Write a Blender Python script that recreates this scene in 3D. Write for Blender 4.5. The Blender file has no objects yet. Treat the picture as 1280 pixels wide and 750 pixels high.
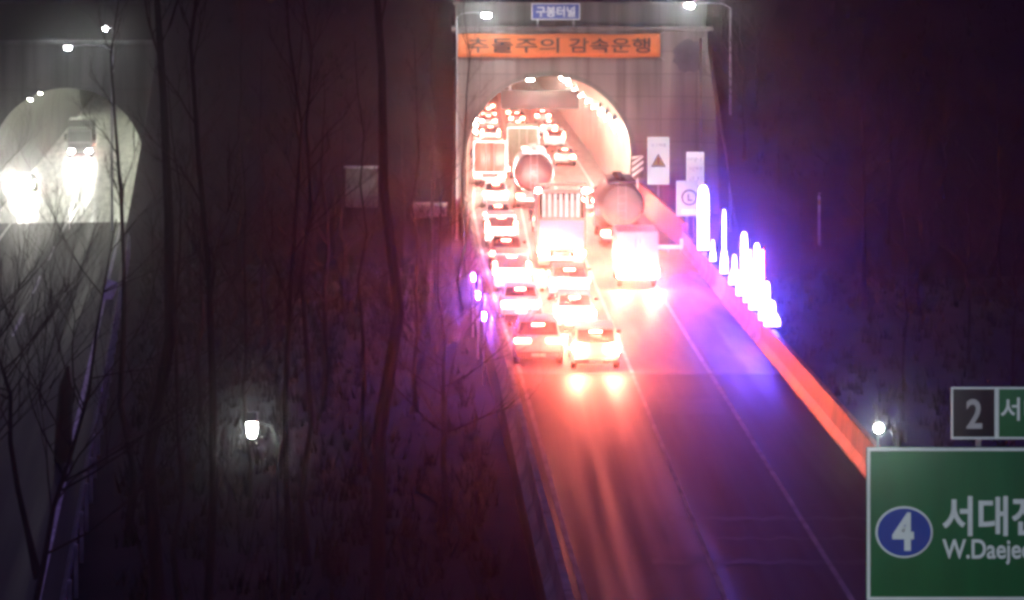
import bpy, bmesh, math, random
from mathutils import Vector, Matrix
R = math.radians
PI = math.pi
sc = bpy.context.scene
C = sc.collection
rnd = random.Random(7)

# ------------------------------------------------------------------ camera
H = 13.6                                  # camera mast height above the carriageway
F = 3008.0                                # focal length in photo pixels (1280 wide)
cam_d = bpy.data.cameras.new('camera')
cam = bpy.data.objects.new('camera', cam_d); C.objects.link(cam)
cam.location = (0, 0, H); cam.rotation_euler = (R(90), 0, 0)
cam_d.sensor_width = 36; cam_d.lens = F / 1280 * 36
cam_d.shift_x = 40 / 1280; cam_d.shift_y = -(375 - 6) / 1280
cam_d.clip_start = .5; cam_d.clip_end = 3000
sc.camera = cam

# ------------------------------------------------------------------ night sky, faint moon, exposure
world = bpy.data.worlds.new('World'); sc.world = world; world.use_nodes = True
nt = world.node_tree; nt.nodes.clear()
sky = nt.nodes.new('ShaderNodeTexSky'); sky.sky_type = 'NISHITA'; sky.sun_disc = False
sky.sun_elevation = R(-4); sky.sun_rotation = R(200)
glow = nt.nodes.new('ShaderNodeMix'); glow.data_type = 'RGBA'; glow.blend_type = 'MIX'
glow.inputs[0].default_value = .9
glow.inputs[7].default_value = (.075, .046, .185, 1)      # city glow on the overcast night sky
bg = nt.nodes.new('ShaderNodeBackground'); bg.inputs[1].default_value = 1.0
wo = nt.nodes.new('ShaderNodeOutputWorld')
nt.links.new(sky.outputs[0], glow.inputs[6]); nt.links.new(glow.outputs[2], bg.inputs[0]); nt.links.new(bg.outputs[0], wo.inputs[0])
sun_d = bpy.data.lights.new('moon', 'SUN'); sun_d.energy = .012; sun_d.angle = R(10); sun_d.color = (.8, .85, 1)
sun = bpy.data.objects.new('moon', sun_d); C.objects.link(sun); sun.rotation_euler = (R(50), 0, R(-20))
vs = sc.view_settings
vs.view_transform = 'Standard'; vs.look = 'None'; vs.exposure = 0; vs.gamma = 1; vs.use_curve_mapping = False
cy = sc.cycles
cy.use_denoising = True; cy.use_light_tree = True; cy.max_bounces = 5; cy.diffuse_bounces = 3; cy.glossy_bounces = 2
cy.transmission_bounces = 2; cy.volume_bounces = 0; cy.sample_clamp_indirect = 6; cy.caustics_reflective = False; cy.caustics_refractive = False
cy.filter_width = 3.3
HAZE = .00095

# ------------------------------------------------------------------ helpers
def Pt(px, py, Y):
    s = F / Y
    return Vector(((px - 600) / s, Y, H - (py - 6) / s))
def col4(c): return (c[0], c[1], c[2], 1)
MATS = {}
def mat(name, base, rough=.6, var=.25, scale=2.0, metal=0, stretch=(1, 1, 1), bump=0, detail=5, coat=0):
    m = bpy.data.materials.new(name); m.use_nodes = True
    n = m.node_tree; b = n.nodes['Principled BSDF']
    b.inputs['Roughness'].default_value = rough; b.inputs['Metallic'].default_value = metal
    if coat: b.inputs['Coat Weight'].default_value = coat
    tc = n.nodes.new('ShaderNodeTexCoord'); mp = n.nodes.new('ShaderNodeMapping'); mp.inputs[3].default_value = stretch
    nz = n.nodes.new('ShaderNodeTexNoise'); nz.inputs['Scale'].default_value = scale; nz.inputs['Detail'].default_value = detail
    rp = n.nodes.new('ShaderNodeValToRGB'); e = rp.color_ramp.elements
    e[0].position = .3; e[1].position = .7
    e[0].color = col4([x * (1 - var) for x in base]); e[1].color = col4([min(1, x * (1 + var)) for x in base])
    n.links.new(tc.outputs['Object'], mp.inputs[0]); n.links.new(mp.outputs[0], nz.inputs[0]); n.links.new(nz.outputs[0], rp.inputs[0])
    n.links.new(rp.outputs[0], b.inputs['Base Color'])
    if bump:
        bp = n.nodes.new('ShaderNodeBump'); bp.inputs['Strength'].default_value = bump; bp.inputs['Distance'].default_value = .03
        n.links.new(nz.outputs[0], bp.inputs['Height']); n.links.new(bp.outputs[0], b.inputs['Normal'])
    MATS[name] = m
    return m
def joints(m, w, h, depth=.45, along='x'):
    n = m.node_tree; b = n.nodes['Principled BSDF']; src = b.inputs['Base Color'].links[0].from_socket
    mp = n.nodes.new('ShaderNodeMapping'); mp.inputs[2].default_value = (R(90), 0, 0)
    br = n.nodes.new('ShaderNodeTexBrick'); br.offset = 0; br.inputs['Scale'].default_value = 1
    br.inputs['Brick Width'].default_value = w; br.inputs['Row Height'].default_value = h; br.inputs['Mortar Size'].default_value = .035
    br.inputs['Color1'].default_value = (1, 1, 1, 1); br.inputs['Color2'].default_value = (.86, .86, .86, 1); br.inputs['Mortar'].default_value = (1 - depth,) * 3 + (1,)
    if along == 'y':
        sp = n.nodes.new('ShaderNodeSeparateXYZ'); cb = n.nodes.new('ShaderNodeCombineXYZ')
        n.links.new(n.nodes['Texture Coordinate'].outputs['Object'], sp.inputs[0])
        n.links.new(sp.outputs['Y'], cb.inputs['X']); n.links.new(sp.outputs['Z'], cb.inputs['Y']); n.links.new(cb.outputs[0], br.inputs['Vector'])
        br.inputs['Mortar Size'].default_value = .06
    else:
        n.links.new(n.nodes['Texture Coordinate'].outputs['Object'], mp.inputs[0]); n.links.new(mp.outputs[0], br.inputs['Vector'])
    # rain streaks with a shape of their own
    m2 = n.nodes.new('ShaderNodeMapping'); m2.inputs[3].default_value = (1.5, .9, .06)
    nz = n.nodes.new('ShaderNodeTexNoise'); nz.inputs['Scale'].default_value = 1.0; nz.inputs['Detail'].default_value = 5
    n.links.new(n.nodes['Texture Coordinate'].outputs['Object'], m2.inputs[0]); n.links.new(m2.outputs[0], nz.inputs[0])
    mr = n.nodes.new('ShaderNodeMapRange'); mr.inputs[1].default_value = .35; mr.inputs[2].default_value = .6; mr.inputs[3].default_value = .55; mr.inputs[4].default_value = 1.05
    n.links.new(nz.outputs[0], mr.inputs[0])
    for sock in (br.outputs[0], mr.outputs[0]):
        mx = n.nodes.new('ShaderNodeMix'); mx.data_type = 'RGBA'; mx.blend_type = 'MULTIPLY'; mx.inputs[0].default_value = 1
        n.links.new(src, mx.inputs[6]); n.links.new(sock, mx.inputs[7]); n.links.new(mx.outputs[2], b.inputs['Base Color']); src = mx.outputs[2]
    return m
def emit(name, col, s):
    m = bpy.data.materials.new(name); m.use_nodes = True
    b = m.node_tree.nodes['Principled BSDF']
    b.inputs['Base Color'].default_value = (.6, .6, .6, 1)
    b.inputs['Emission Color'].default_value = col4(col); b.inputs['Emission Strength'].default_value = s
    return m
def road_mat(name, base, rough, tracks):
    """worn road: fine aggregate, longitudinal wheel tracks, patches of damp"""
    m = mat(name, base, rough, .35, 1.6, stretch=(1, .12, 1), bump=.15, detail=8)
    n = m.node_tree; b = n.nodes['Principled BSDF']
    tc = n.nodes['Texture Coordinate']; src = b.inputs['Base Color'].links[0].from_socket
    mp = n.nodes.new('ShaderNodeMapping'); mp.inputs[3].default_value = (1.1, .02, 1)
    nz = n.nodes.new('ShaderNodeTexNoise'); nz.inputs['Scale'].default_value = 1.2; nz.inputs['Detail'].default_value = 3
    n.links.new(tc.outputs['Object'], mp.inputs[0]); n.links.new(mp.outputs[0], nz.inputs[0])
    rr = n.nodes.new('ShaderNodeMapRange'); rr.inputs[1].default_value = .35; rr.inputs[2].default_value = .65
    rr.inputs[3].default_value = 1 - tracks; rr.inputs[4].default_value = 1.15
    n.links.new(nz.outputs[0], rr.inputs[0])
    mx = n.nodes.new('ShaderNodeMix'); mx.data_type = 'RGBA'; mx.blend_type = 'MULTIPLY'; mx.inputs[0].default_value = 1
    n.links.new(src, mx.inputs[6]); n.links.new(rr.outputs[0], mx.inputs[7]); n.links.new(mx.outputs[2], b.inputs['Base Color'])
    r2 = n.nodes.new('ShaderNodeMapRange'); r2.inputs[1].default_value = .3; r2.inputs[2].default_value = .7
    r2.inputs[3].default_value = rough - .14; r2.inputs[4].default_value = rough + .14
    n.links.new(nz.outputs[0], r2.inputs[0]); n.links.new(r2.outputs[0], b.inputs['Roughness'])
    b.inputs['Specular IOR Level'].default_value = .28 if name == 'asphalt' else .45
    return m

M = dict(
    asphalt=road_mat('asphalt', (.023, .02, .023), .6, .55),
    pale_road=road_mat('pale_road', (.2, .18, .175), .6, .3),  # paler road surface on the tunnel side of the joint
    paint=mat('road_paint', (.6, .6, .58), .6, .35, 1.5, detail=9),
    ground=mat('dry_ground', (.022, .017, .017), .95, .5, .35, bump=.6, detail=9),
    portal=mat('portal_concrete', (.22, .185, .18), .85, .22, .5, stretch=(1, 1, .25), bump=.1, detail=8),
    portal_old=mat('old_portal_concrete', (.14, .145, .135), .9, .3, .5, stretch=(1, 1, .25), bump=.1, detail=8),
    lining=mat('tunnel_lining', (.52, .45, .40), .5, .22, .45, stretch=(1, .5, 1), detail=6),
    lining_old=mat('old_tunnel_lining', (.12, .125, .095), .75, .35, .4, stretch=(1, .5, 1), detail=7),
    kerb=mat('kerb_concrete', (.3, .28, .27), .85, .3, 1.2, bump=.2),
    barrier=mat('red_paint_and_light', (.45, .06, .04), .55, .35, .8, stretch=(1, .3, 1), bump=.1),
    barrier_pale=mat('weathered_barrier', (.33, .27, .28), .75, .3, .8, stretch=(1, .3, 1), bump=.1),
    steel=mat('galvanised_steel', (.42, .43, .45), .45, .15, 6, metal=.6),
    dark=mat('dark_metal', (.03, .03, .033), .5, .2, 6),
    black=mat('rubber_black', (.02, .02, .02), .8, .2, 9),
    glass=mat('vehicle_glass', (.02, .022, .026), .12, .2, 3),
    chrome=mat('bare_metal', (.55, .55, .55), .3, .1, 8, metal=1),
    plate=mat('number_plate', (.7, .7, .66), .4, .05, 4),
    white=mat('white_paint', (.72, .72, .72), .35, .06, 1.5),
    silver=mat('silver_paint', (.42, .43, .46), .3, .06, 1.5, metal=.3),
    grey=mat('grey_paint', (.16, .165, .17), .35, .08, 1.5),
    darkcar=mat('black_paint', (.035, .035, .04), .3, .1, 1.5),
    red=mat('red_paint', (.45, .06, .04), .4, .12, 1.5),
    lavender=mat('pale_violet_panel', (.2, .17, .3), .45, .1, 1.2),
    olive=mat('grey_green_tarpaulin', (.13, .135, .105), .85, .25, 2.5, bump=.2),
    tank=mat('grey_tank', (.24, .22, .2), .42, .18, 1.2),
    maroon=mat('maroon_tank', (.09, .025, .028), .4, .2, 1.2),
    sign_green=mat('sign_green', (.012, .115, .04), .5, .12, 3, stretch=(1, 1, .15)),
    sign_blue=mat('sign_blue', (.03, .07, .35), .45, .08, 3),
    sign_white=mat('sign_white', (.74, .77, .76), .5, .05, 3),
    sign_black=mat('sign_black', (.018, .018, .02), .6, .1, 3),
    sign_yellow=mat('sign_yellow', (.7, .5, .12), .5, .05, 3),
    sign_red=mat('sign_red', (.5, .05, .04), .5, .05, 3),
    sign_grey=mat('sign_grey', (.45, .43, .44), .6, .1, 3),
    banner=mat('orange_banner', (.66, .17, .05), .75, .1, 1.3),
    bark=mat('bark', (.035, .026, .024), .95, .4, 5, stretch=(1, 1, .2), bump=.4),
    twig=mat('twig', (.045, .034, .03), .95, .3, 5),
    brush=mat('dry_brush', (.032, .026, .02), .95, .4, .6),
    cabinet=mat('cabinet_grey', (.12, .125, .11), .6, .15, 1.2),
    tail=emit('tail_lamp_glow', (1, .15, .09), 190),
    tail_dim=emit('tail_lamp_dim', (1, .09, .06), 180),
    brake=emit('brake_lamp_glow', (1, .16, .09), 3000),
    marker=emit('marker_lamp_glow', (1, .8, .65), 180),
    head=emit('headlamp_glow', (1, .96, .88), 300),
    lum=emit('tunnel_lamp_glow', (1, .88, .70), 320),
    lum_cool=emit('pale_tunnel_lamp_glow', (.95, 1, .80), 230),
    street=emit('street_lamp_glow', (.92, 1, .96), 550),
    led_blue=emit('led_blue_glow', (.07, .05, 1), 65),
    lit_white=emit('glowing_sign_white', (.95, .97, 1), .55),  # added glow standing for headlight thrown back by reflective sign faces
    lit_grey=emit('glowing_sign_grey', (.95, .9, .95), .22),  # weaker added glow, headlight on the round sign's reflective panel
    street_dim=emit('dim_street_lamp_glow', (.9, 1, .92), 200),
    van_brake=emit('van_brake_glow', (1, .12, .07), 3000),
    street_near=emit('small_street_lamp_glow', (.92, 1, .96), 220),
    led_white=emit('led_white_glow', (.09, .07, 1), 125),
    led_violet=emit('led_violet_glow', (.26, .1, 1), 2400),
    led_red=emit('led_red_glow', (1, .1, .2), 120),
)

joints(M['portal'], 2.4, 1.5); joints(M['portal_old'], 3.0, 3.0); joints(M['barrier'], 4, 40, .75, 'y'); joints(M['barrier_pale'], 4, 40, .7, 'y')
def shade(me, ang=35):
    me.shade_smooth() if hasattr(me, 'shade_smooth') else None
    try: me.set_sharp_from_angle(angle=R(ang))
    except Exception: pass
def obj(name, bm, m, parent=None, loc=None, rotz=None, smooth=True):
    me = bpy.data.meshes.new(name)
    bmesh.ops.recalc_face_normals(bm, faces=bm.faces[:])
    bm.to_mesh(me); bm.free()
    if smooth: shade(me)
    for x in (m if isinstance(m, (list, tuple)) else [m]): me.materials.append(x)
    o = bpy.data.objects.new(name, me); C.objects.link(o)
    if parent: o.parent = parent
    if loc is not None: o.location = loc
    if rotz is not None: o.rotation_euler = (0, 0, rotz)
    return o
def tag(o, label=None, cat=None, group=None, kind=None):
    if label: o['label'] = label
    if cat: o['category'] = cat
    if group: o['group'] = group
    if kind: o['kind'] = kind
    return o
def thing(name, label, cat, loc=(0, 0, 0), rotz=0, group=None):
    o = bpy.data.objects.new(name, None); C.objects.link(o); o.empty_display_size = .3
    o.location = loc; o.rotation_euler = (0, 0, rotz)
    return tag(o, label, cat, group)
def copy_tree(o, parent=None):
    c = o.copy(); C.objects.link(c)
    if parent is not None: c.parent = parent
    for ch in o.children: copy_tree(ch, c)
    return c
def B(): return bmesh.new()
def box(bm, x0, x1, y0, y1, z0, z1, bev=0):
    vs_ = [bm.verts.new(v) for v in ((x0, y0, z0), (x1, y0, z0), (x1, y1, z0), (x0, y1, z0), (x0, y0, z1), (x1, y0, z1), (x1, y1, z1), (x0, y1, z1))]
    fs = [bm.faces.new([vs_[i] for i in q]) for q in ((3, 2, 1, 0), (4, 5, 6, 7), (0, 1, 5, 4), (1, 2, 6, 5), (2, 3, 7, 6), (3, 0, 4, 7))]
    if bev:
        es = list({e for f in fs for e in f.edges})
        bmesh.ops.bevel(bm, geom=es, offset=bev, segments=2, affect='EDGES', profile=.5)
    return bm
def tube(bm, pts, rads, seg=8, cap=True):
    rings = []
    n = len(pts)
    for i, p in enumerate(pts):
        p = Vector(p)
        a = Vector(pts[max(0, i - 1)]); b = Vector(pts[min(n - 1, i + 1)])
        t = (b - a).normalized() if (b - a).length > 1e-6 else Vector((0, 0, 1))
        u = t.cross(Vector((0, 0, 1)) if abs(t.z) < .9 else Vector((1, 0, 0))).normalized(); w = t.cross(u)
        r = rads[i] if isinstance(rads, (list, tuple)) else rads
        rings.append([bm.verts.new(p + (u * math.cos(2 * PI * k / seg) + w * math.sin(2 * PI * k / seg)) * r) for k in range(seg)])
    for i in range(n - 1):
        for k in range(seg):
            bm.faces.new((rings[i][k], rings[i][(k + 1) % seg], rings[i + 1][(k + 1) % seg], rings[i + 1][k]))
    if cap:
        bm.faces.new(rings[0][::-1]); bm.faces.new(rings[-1])
    return bm
def loft(bm, rings, cap=True):
    vr = [[bm.verts.new(p) for p in r] for r in rings]
    n = len(vr[0])
    for a, b in zip(vr, vr[1:]):
        for k in range(n): bm.faces.new((a[k], a[(k + 1) % n], b[(k + 1) % n], b[k]))
    if cap:
        bm.faces.new(vr[0][::-1]); bm.faces.new(vr[-1])
    return bm
def prism(bm, poly, y0, y1):
    """polygon in (x,z) pushed from y0 to y1"""
    a = [bm.verts.new((x, y0, z)) for x, z in poly]; b = [bm.verts.new((x, y1, z)) for x, z in poly]
    bm.faces.new(a); bm.faces.new(b[::-1])
    for k in range(len(poly)): bm.faces.new((a[k], b[k], b[(k + 1) % len(poly)], a[(k + 1) % len(poly)]))
    return bm
def disc(bm, cx, cz, rx, rz, y0, y1, n=28):
    return prism(bm, [(cx + rx * math.cos(2 * PI * k / n), cz + rz * math.sin(2 * PI * k / n)) for k in range(n)], y0, y1)
def frame_ring(bm, x0, x1, z0, z1, w, y0, y1):
    box(bm, x0, x1, y0, y1, z0, z0 + w); box(bm, x0, x1, y0, y1, z1 - w, z1)
    box(bm, x0, x0 + w, y0, y1, z0 + w, z1 - w); box(bm, x1 - w, x1, y0, y1, z0 + w, z1 - w)
    return bm
def lettering(body, x0, x1, z0, z1, y, m, parent, bold=.012, name='lettering'):
    """text facing -Y filling the box x0..x1 / z0..z1 at depth y (local to parent)"""
    cu = bpy.data.curves.new(name, 'FONT'); cu.body = body; cu.size = 1; cu.extrude = .006; cu.offset = bold
    t = bpy.data.objects.new('tmp', cu); C.objects.link(t)
    bpy.context.view_layer.update()
    me = bpy.data.meshes.new_from_object(t.evaluated_get(bpy.context.evaluated_depsgraph_get()))
    bpy.data.objects.remove(t); bpy.data.curves.remove(cu)
    xs = [v.co.x for v in me.vertices]; ys = [v.co.y for v in me.vertices]
    ax, bx_, ay, by = min(xs), max(xs), min(ys), max(ys)
    for v in me.vertices:
        x, yy, z = v.co
        v.co = (x0 + (x - ax) / (bx_ - ax) * (x1 - x0), y - (.004 if z > 0 else -.002), z0 + (yy - ay) / (by - ay) * (z1 - z0))
    me.materials.clear(); me.materials.append(m); me.name = name
    o = bpy.data.objects.new(name, me); C.objects.link(o); o.parent = parent
    return o
def spot(name, parent, loc, energy, deg, col, direction, blend=.6, rad=.05):
    l = bpy.data.lights.new(name, 'SPOT'); l.energy = energy; l.spot_size = R(deg); l.spot_blend = blend; l.color = col; l.shadow_soft_size = rad
    o = bpy.data.objects.new(name, l); C.objects.link(o); o.parent = parent; o.location = loc
    o.rotation_euler = Vector(direction).to_track_quat('-Z', 'Y').to_euler()
    return o

# ------------------------------------------------------------------ carriageways
LEFT = [(470, -.7), (160, -.7), (130, -.1), (108, .55), (89, 1.25), (75, 1.62), (62, 1.95), (54, 2.2), (30, 2.8), (0, 3.4), (-18, 3.8)]
def lx(y):
    for (a, xa), (b, xb) in zip(LEFT, LEFT[1:]):
        if b <= y <= a: return xa + (xb - xa) * (a - y) / (a - b)
    return LEFT[0][1]
def rx(y): return 10.15 if y >= 159.5 else (10.4 + (160 - y) / 26 * .85 if y > 134 else 11.25)
JOINT = 88.7
def strip(bm, ys, fa, fb, z, zlow=None):
    pa = [bm.verts.new((fa(y), y, z)) for y in ys]; pb = [bm.verts.new((fb(y), y, z)) for y in ys]
    for i in range(len(ys) - 1): bm.faces.new((pa[i], pb[i], pb[i + 1], pa[i + 1]))
    if zlow is not None:
        for pp in (pa, pb):
            lo = [bm.verts.new((p.co.x, p.co.y, zlow)) for p in pp]
            for i in range(len(ys) - 1): bm.faces.new((pp[i], lo[i], lo[i + 1], pp[i + 1]))
def rng(a, b, st):
    out = []; y = a
    while y < b: out.append(y); y += st
    return out + [b]
bm = B(); strip(bm, rng(JOINT, 160, 3) + rng(165, 440, 15), lambda y: lx(y) - .5, lambda y: rx(y) + (.5 if y < 159 else 0), 0, -1.9)
tag(obj('pale_road', bm, M['pale_road'], smooth=False), 'pale carriageway running into the tunnel', 'road', kind='structure')
bm = B(); strip(bm, rng(-15, JOINT, 3), lambda y: lx(y) - .5, lambda y: rx(y) + .5, 0, -1.9)
tag(obj('asphalt_road', bm, M['asphalt'], smooth=False), 'dark asphalt carriageway nearer the camera', 'road', kind='structure')
bm = B(); box(bm, lx(JOINT), 11, JOINT - .18, JOINT + .18, -.02, .006)
tag(obj('road_joint', bm, M['dark'], smooth=False), 'dark expansion joint across the carriageway', 'road joint', kind='structure')
worn = mat('worn_road_paint', (.24, .23, .23), .7, .6, 2.6, stretch=(1, .4, 1), detail=12)
bm = B()
def line(x, w, y0, y1, dash=None):
    if dash is None:
        strip(bm, rng(y0, y1, 4), lambda y: x(y) - w / 2, lambda y: x(y) + w / 2, .006)
    else:
        y = y0
        while y < y1:
            strip(bm, [y, y + dash[0]], lambda q: x(q) - w / 2, lambda q: x(q) + w / 2, .006); y += dash[0] + dash[1]
line(lambda y: 8.5, .17, JOINT, 430)
line(lambda y: 5.62, .15, JOINT, 430)
line(lambda y: lx(y) + .25, .16, JOINT, 430)
line(lambda y: 2.75, .13, 96, 430)
tag(obj('lane_markings', bm, M['paint'], smooth=False), 'white painted lane lines on the pale carriageway', 'road marking', kind='structure')
bm = B()
line(lambda y: 8.5, .14, -10, JOINT)
line(lambda y: 5.62, .12, -10, JOINT)
line(lambda y: lx(y) + .24, .13, -10, JOINT)
tag(obj('worn_lane_markings', bm, worn, smooth=False), 'worn lane lines on the dark asphalt', 'road marking', kind='structure')
# transverse worn grooves on the asphalt
bm = B()
for y, xa, xb, d in ((58.5, 4.2, 10.8, .45), (63.5, 5.0, 11.0, .4), (61.2, 6.0, 11.0, .25), (80, 6.1, 8.2, 3.0)):
    n_ = 24; lo_ = [(xa + (xb - xa) * i / n_, y + .12 * math.sin(i * 1.7)) for i in range(n_ + 1)]
    up_ = [(x, yy + d + .1 * math.sin(x * 5)) for x, yy in lo_]
    va = [bm.verts.new((x, yy, .0035)) for x, yy in lo_]; vb = [bm.verts.new((x, yy, .0035)) for x, yy in up_]
    for i in range(n_): bm.faces.new((va[i], va[i + 1], vb[i + 1], vb[i]))
tag(obj('asphalt_patches', bm, mat('patched_asphalt', (.016, .014, .016), .6, .3, 1.5), smooth=False), 'darker tarred patches across the asphalt', 'road patch', kind='structure')

# left carriageway in its own frame: origin at the left portal, +y into the tunnel
A = 7.35
LT = Matrix.Translation((-28.3, 165, -1.2)) @ Matrix.Rotation(R(A), 4, 'Z')
def left_obj(o): o.matrix_world = LT; return o
bm = B(); strip(bm, rng(-1.5, 260, 12), lambda y: -5.4, lambda y: 5.4, 0)
left_obj(tag(obj('left_tunnel_road', bm, road_mat('headlit_tunnel_road', (.6, .6, .56), .38, .25), smooth=False), 'concrete road inside the left tunnel, headlight brightness put into its colour', 'road', kind='structure'))  # floor coloured paler than outside to carry the headlight brightness
bm = B(); strip(bm, rng(-190, -1.5, 5), lambda y: -5.4, lambda y: 4.3, 0)
left_obj(tag(obj('left_road', bm, M['asphalt'], smooth=False), 'carriageway coming out of the left tunnel', 'road', kind='structure'))
bm = B()
for x in (-3.7, 3.7): strip(bm, rng(-180, 250, 10), lambda y: x - .08, lambda y: x + .08, .006)
for k in range(26): strip(bm, [-170 + k * 16, -162 + k * 16], lambda y: -.07, lambda y: .07, .006)
left_obj(tag(obj('left_lane_markings', bm, M['paint'], smooth=False), 'white lane lines of the left carriageway', 'road marking', kind='structure'))

# ------------------------------------------------------------------ tunnels
def arch_pts(cx, r, zc, zb, n=28):
    pts = [(cx + r, zb)] + [(cx + r * math.cos(PI * k / n), zc + r * math.sin(PI * k / n)) for k in range(n + 1)] + [(cx - r, zb)]
    return pts
def lining(cx, r, zc, zb, y0, y1, m, name, label):
    pts = arch_pts(cx, r, zc, zb); bm = B(); rows = []
    for y in rng(y0, y1, 5): rows.append([bm.verts.new((x, y, z)) for x, z in pts])
    for a, b in zip(rows, rows[1:]):
        for k in range(len(pts) - 1): bm.faces.new((a[k], a[k + 1], b[k + 1], b[k]))
    bm.faces.new(rows[-1])
    return tag(obj(name, bm, m), label, 'tunnel', kind='structure')
def portal(x0, x1, zt, cx, r, zc, zb, y0, y1):
    """wall slab with an arched opening"""
    bm = B(); pts = arch_pts(cx, r, zc, zb)[1:-1]
    for y in (y0, y1):
        q = lambda *v: bm.faces.new([bm.verts.new((x, y, z)) for x, z in v])
        q((x0, zb), (cx - r, zb), (cx - r, zc), (x0, zc)); q((cx + r, zb), (x1, zb), (x1, zc), (cx + r, zc))
        q((x0, zc), (cx - r, zc), (cx - r, zt), (x0, zt)); q((cx + r, zc), (x1, zc), (x1, zt), (cx + r, zt))
        for (xa, za), (xb, zb_) in zip(pts, pts[1:]): q((xa, za), (xa, zt), (xb, zt), (xb, zb_))
    full = arch_pts(cx, r, zc, zb)
    for (xa, za), (xb, zb_) in list(zip(full, full[1:])) + [((x0, zb), (x0, zt)), ((x0, zt), (x1, zt)), ((x1, zt), (x1, zb))]:
        bm.faces.new([bm.verts.new(v) for v in ((xa, y0, za), (xb, y0, zb_), (xb, y1, zb_), (xa, y1, za))])
    bmesh.ops.remove_doubles(bm, verts=bm.verts[:], dist=.001)
    return bm
CX, RR, ZC = 4.6, 5.5, 3.37
lining(CX, RR, ZC, -.05, 160.6, 440, M['lining'], 'tunnel_lining', 'curved pale lining of the right tunnel')
root = thing('tunnel_portal', 'mauve grey concrete tunnel portal wall round the brightly lit arch', 'tunnel portal', (0, 160, 0))
obj('portal_wall', portal(-1.6, 15.2, 11.85, CX, RR, ZC, -.3, 0, 1.6), M['portal'], root, smooth=False)
bm = B(); box(bm, -1.9, 15.5, -.25, 1.7, 11.86, 12.15, .03); obj('coping', bm, M['portal'], root)
bm = B(); box(bm, -1.6, 15.2, 1.0, 2.0, 12.15, 13.6); obj('parapet', bm, M['portal_old'], root, smooth=False)
bm = B(); box(bm, -1.8, 15.4, .85, 2.15, 13.61, 13.8, .02); obj('parapet_coping', bm, M['portal_old'], root)
bm = B()
full = arch_pts(CX, RR, ZC, 0); outer = arch_pts(CX, RR + .32, ZC, 0)
for i in range(len(full) - 1):
    a, b, c, d = full[i], full[i + 1], outer[i + 1], outer[i]
    for y in (-.06,):
        bm.faces.new([bm.verts.new((x, y, z)) for x, z in (a, b, c, d)])
    for (u, v) in ((c, d), (a, b)):
        bm.faces.new([bm.verts.new(t) for t in ((u[0], -.06, u[1]), (v[0], -.06, v[1]), (v[0], .004, v[1]), (u[0], .004, u[1]))])
obj('arch_rim', bm, M['portal_old'], root, smooth=False)
bm = B(); n = 20
prism(bm, [(13.9 + 1.05 * math.cos(2 * PI * k / n) * (1 + .12 * math.sin(3 * k)), 10.2 + 1.1 * math.sin(2 * PI * k / n) * (1 + .1 * math.cos(2.3 * k))) for k in range(n)], -.012, 0.002)
obj('dark_oval', bm, mat('dark_oval', (.07, .065, .085), .9, .3, 1.5), root, smooth=False)  # uneven dark oval on the wall face
bm = B(); prism(bm, [(14.6, -.2), (15.8, -.2), (15.5, 7.5), (14.9, 11.4), (14.6, 11.4)], -1.4, -.02); obj('buttress', bm, M['portal'], root, smooth=False)

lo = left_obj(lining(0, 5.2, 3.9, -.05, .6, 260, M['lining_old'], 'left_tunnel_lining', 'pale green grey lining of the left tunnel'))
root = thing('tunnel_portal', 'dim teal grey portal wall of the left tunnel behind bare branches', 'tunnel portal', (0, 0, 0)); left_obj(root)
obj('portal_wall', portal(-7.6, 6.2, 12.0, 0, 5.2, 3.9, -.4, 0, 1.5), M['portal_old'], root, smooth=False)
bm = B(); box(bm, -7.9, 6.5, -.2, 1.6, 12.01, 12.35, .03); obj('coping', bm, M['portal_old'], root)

# retaining walls between the tunnels
def slab_wall(name, label, x0, x1, y, z0, z1, m, thick=.6, cope=True):
    r = thing(name, label, 'retaining wall', ((x0 + x1) / 2, y, z0))
    w = (x1 - x0) / 2
    bm = B(); box(bm, -w, w, 0, thick, 0, z1 - z0); obj('wall_face', bm, m, r, smooth=False)
    if cope:
        bm = B(); box(bm, -w - .06, w + .06, -.1, thick + .06, z1 - z0 + .002, z1 - z0 + .16, .02); obj('coping', bm, M['kerb'], r)
    return r
slab_wall('retaining_wall', 'tall pale brown retaining wall panel just left of the lit portal', -4.1, -1.75, 159.6, -1.6, 5.1, M['portal'])
slab_wall('retaining_wall', 'low olive concrete wall at the foot of the slope left of the queue', -4.3, -2.1, 150, -1.6, 1.1, M['kerb'])
r = thing('equipment_cabinet', 'grey green roadside cabinet on the dark slope between the two tunnels', 'cabinet', (-7.4, 150, .4))
bm = B(); box(bm, -1.0, 1.0, 0, .9, 0, 3.0, .04); obj('cabinet_body', bm, M['cabinet'], r)
bm = B(); box(bm, -.93, .93, -.03, -.002, .15, 2.85, .01); obj('cabinet_door', bm, M['cabinet'], r)
bm = B(); box(bm, -1.1, 1.1, -.12, 1.0, 3.002, 3.12, .02); obj('cabinet_roof', bm, M['steel'], r)
bm = B(); box(bm, -1.1, 1.1, -.1, 1.0, -2, 0); obj('plinth', bm, M['kerb'], r, smooth=False)

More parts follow.
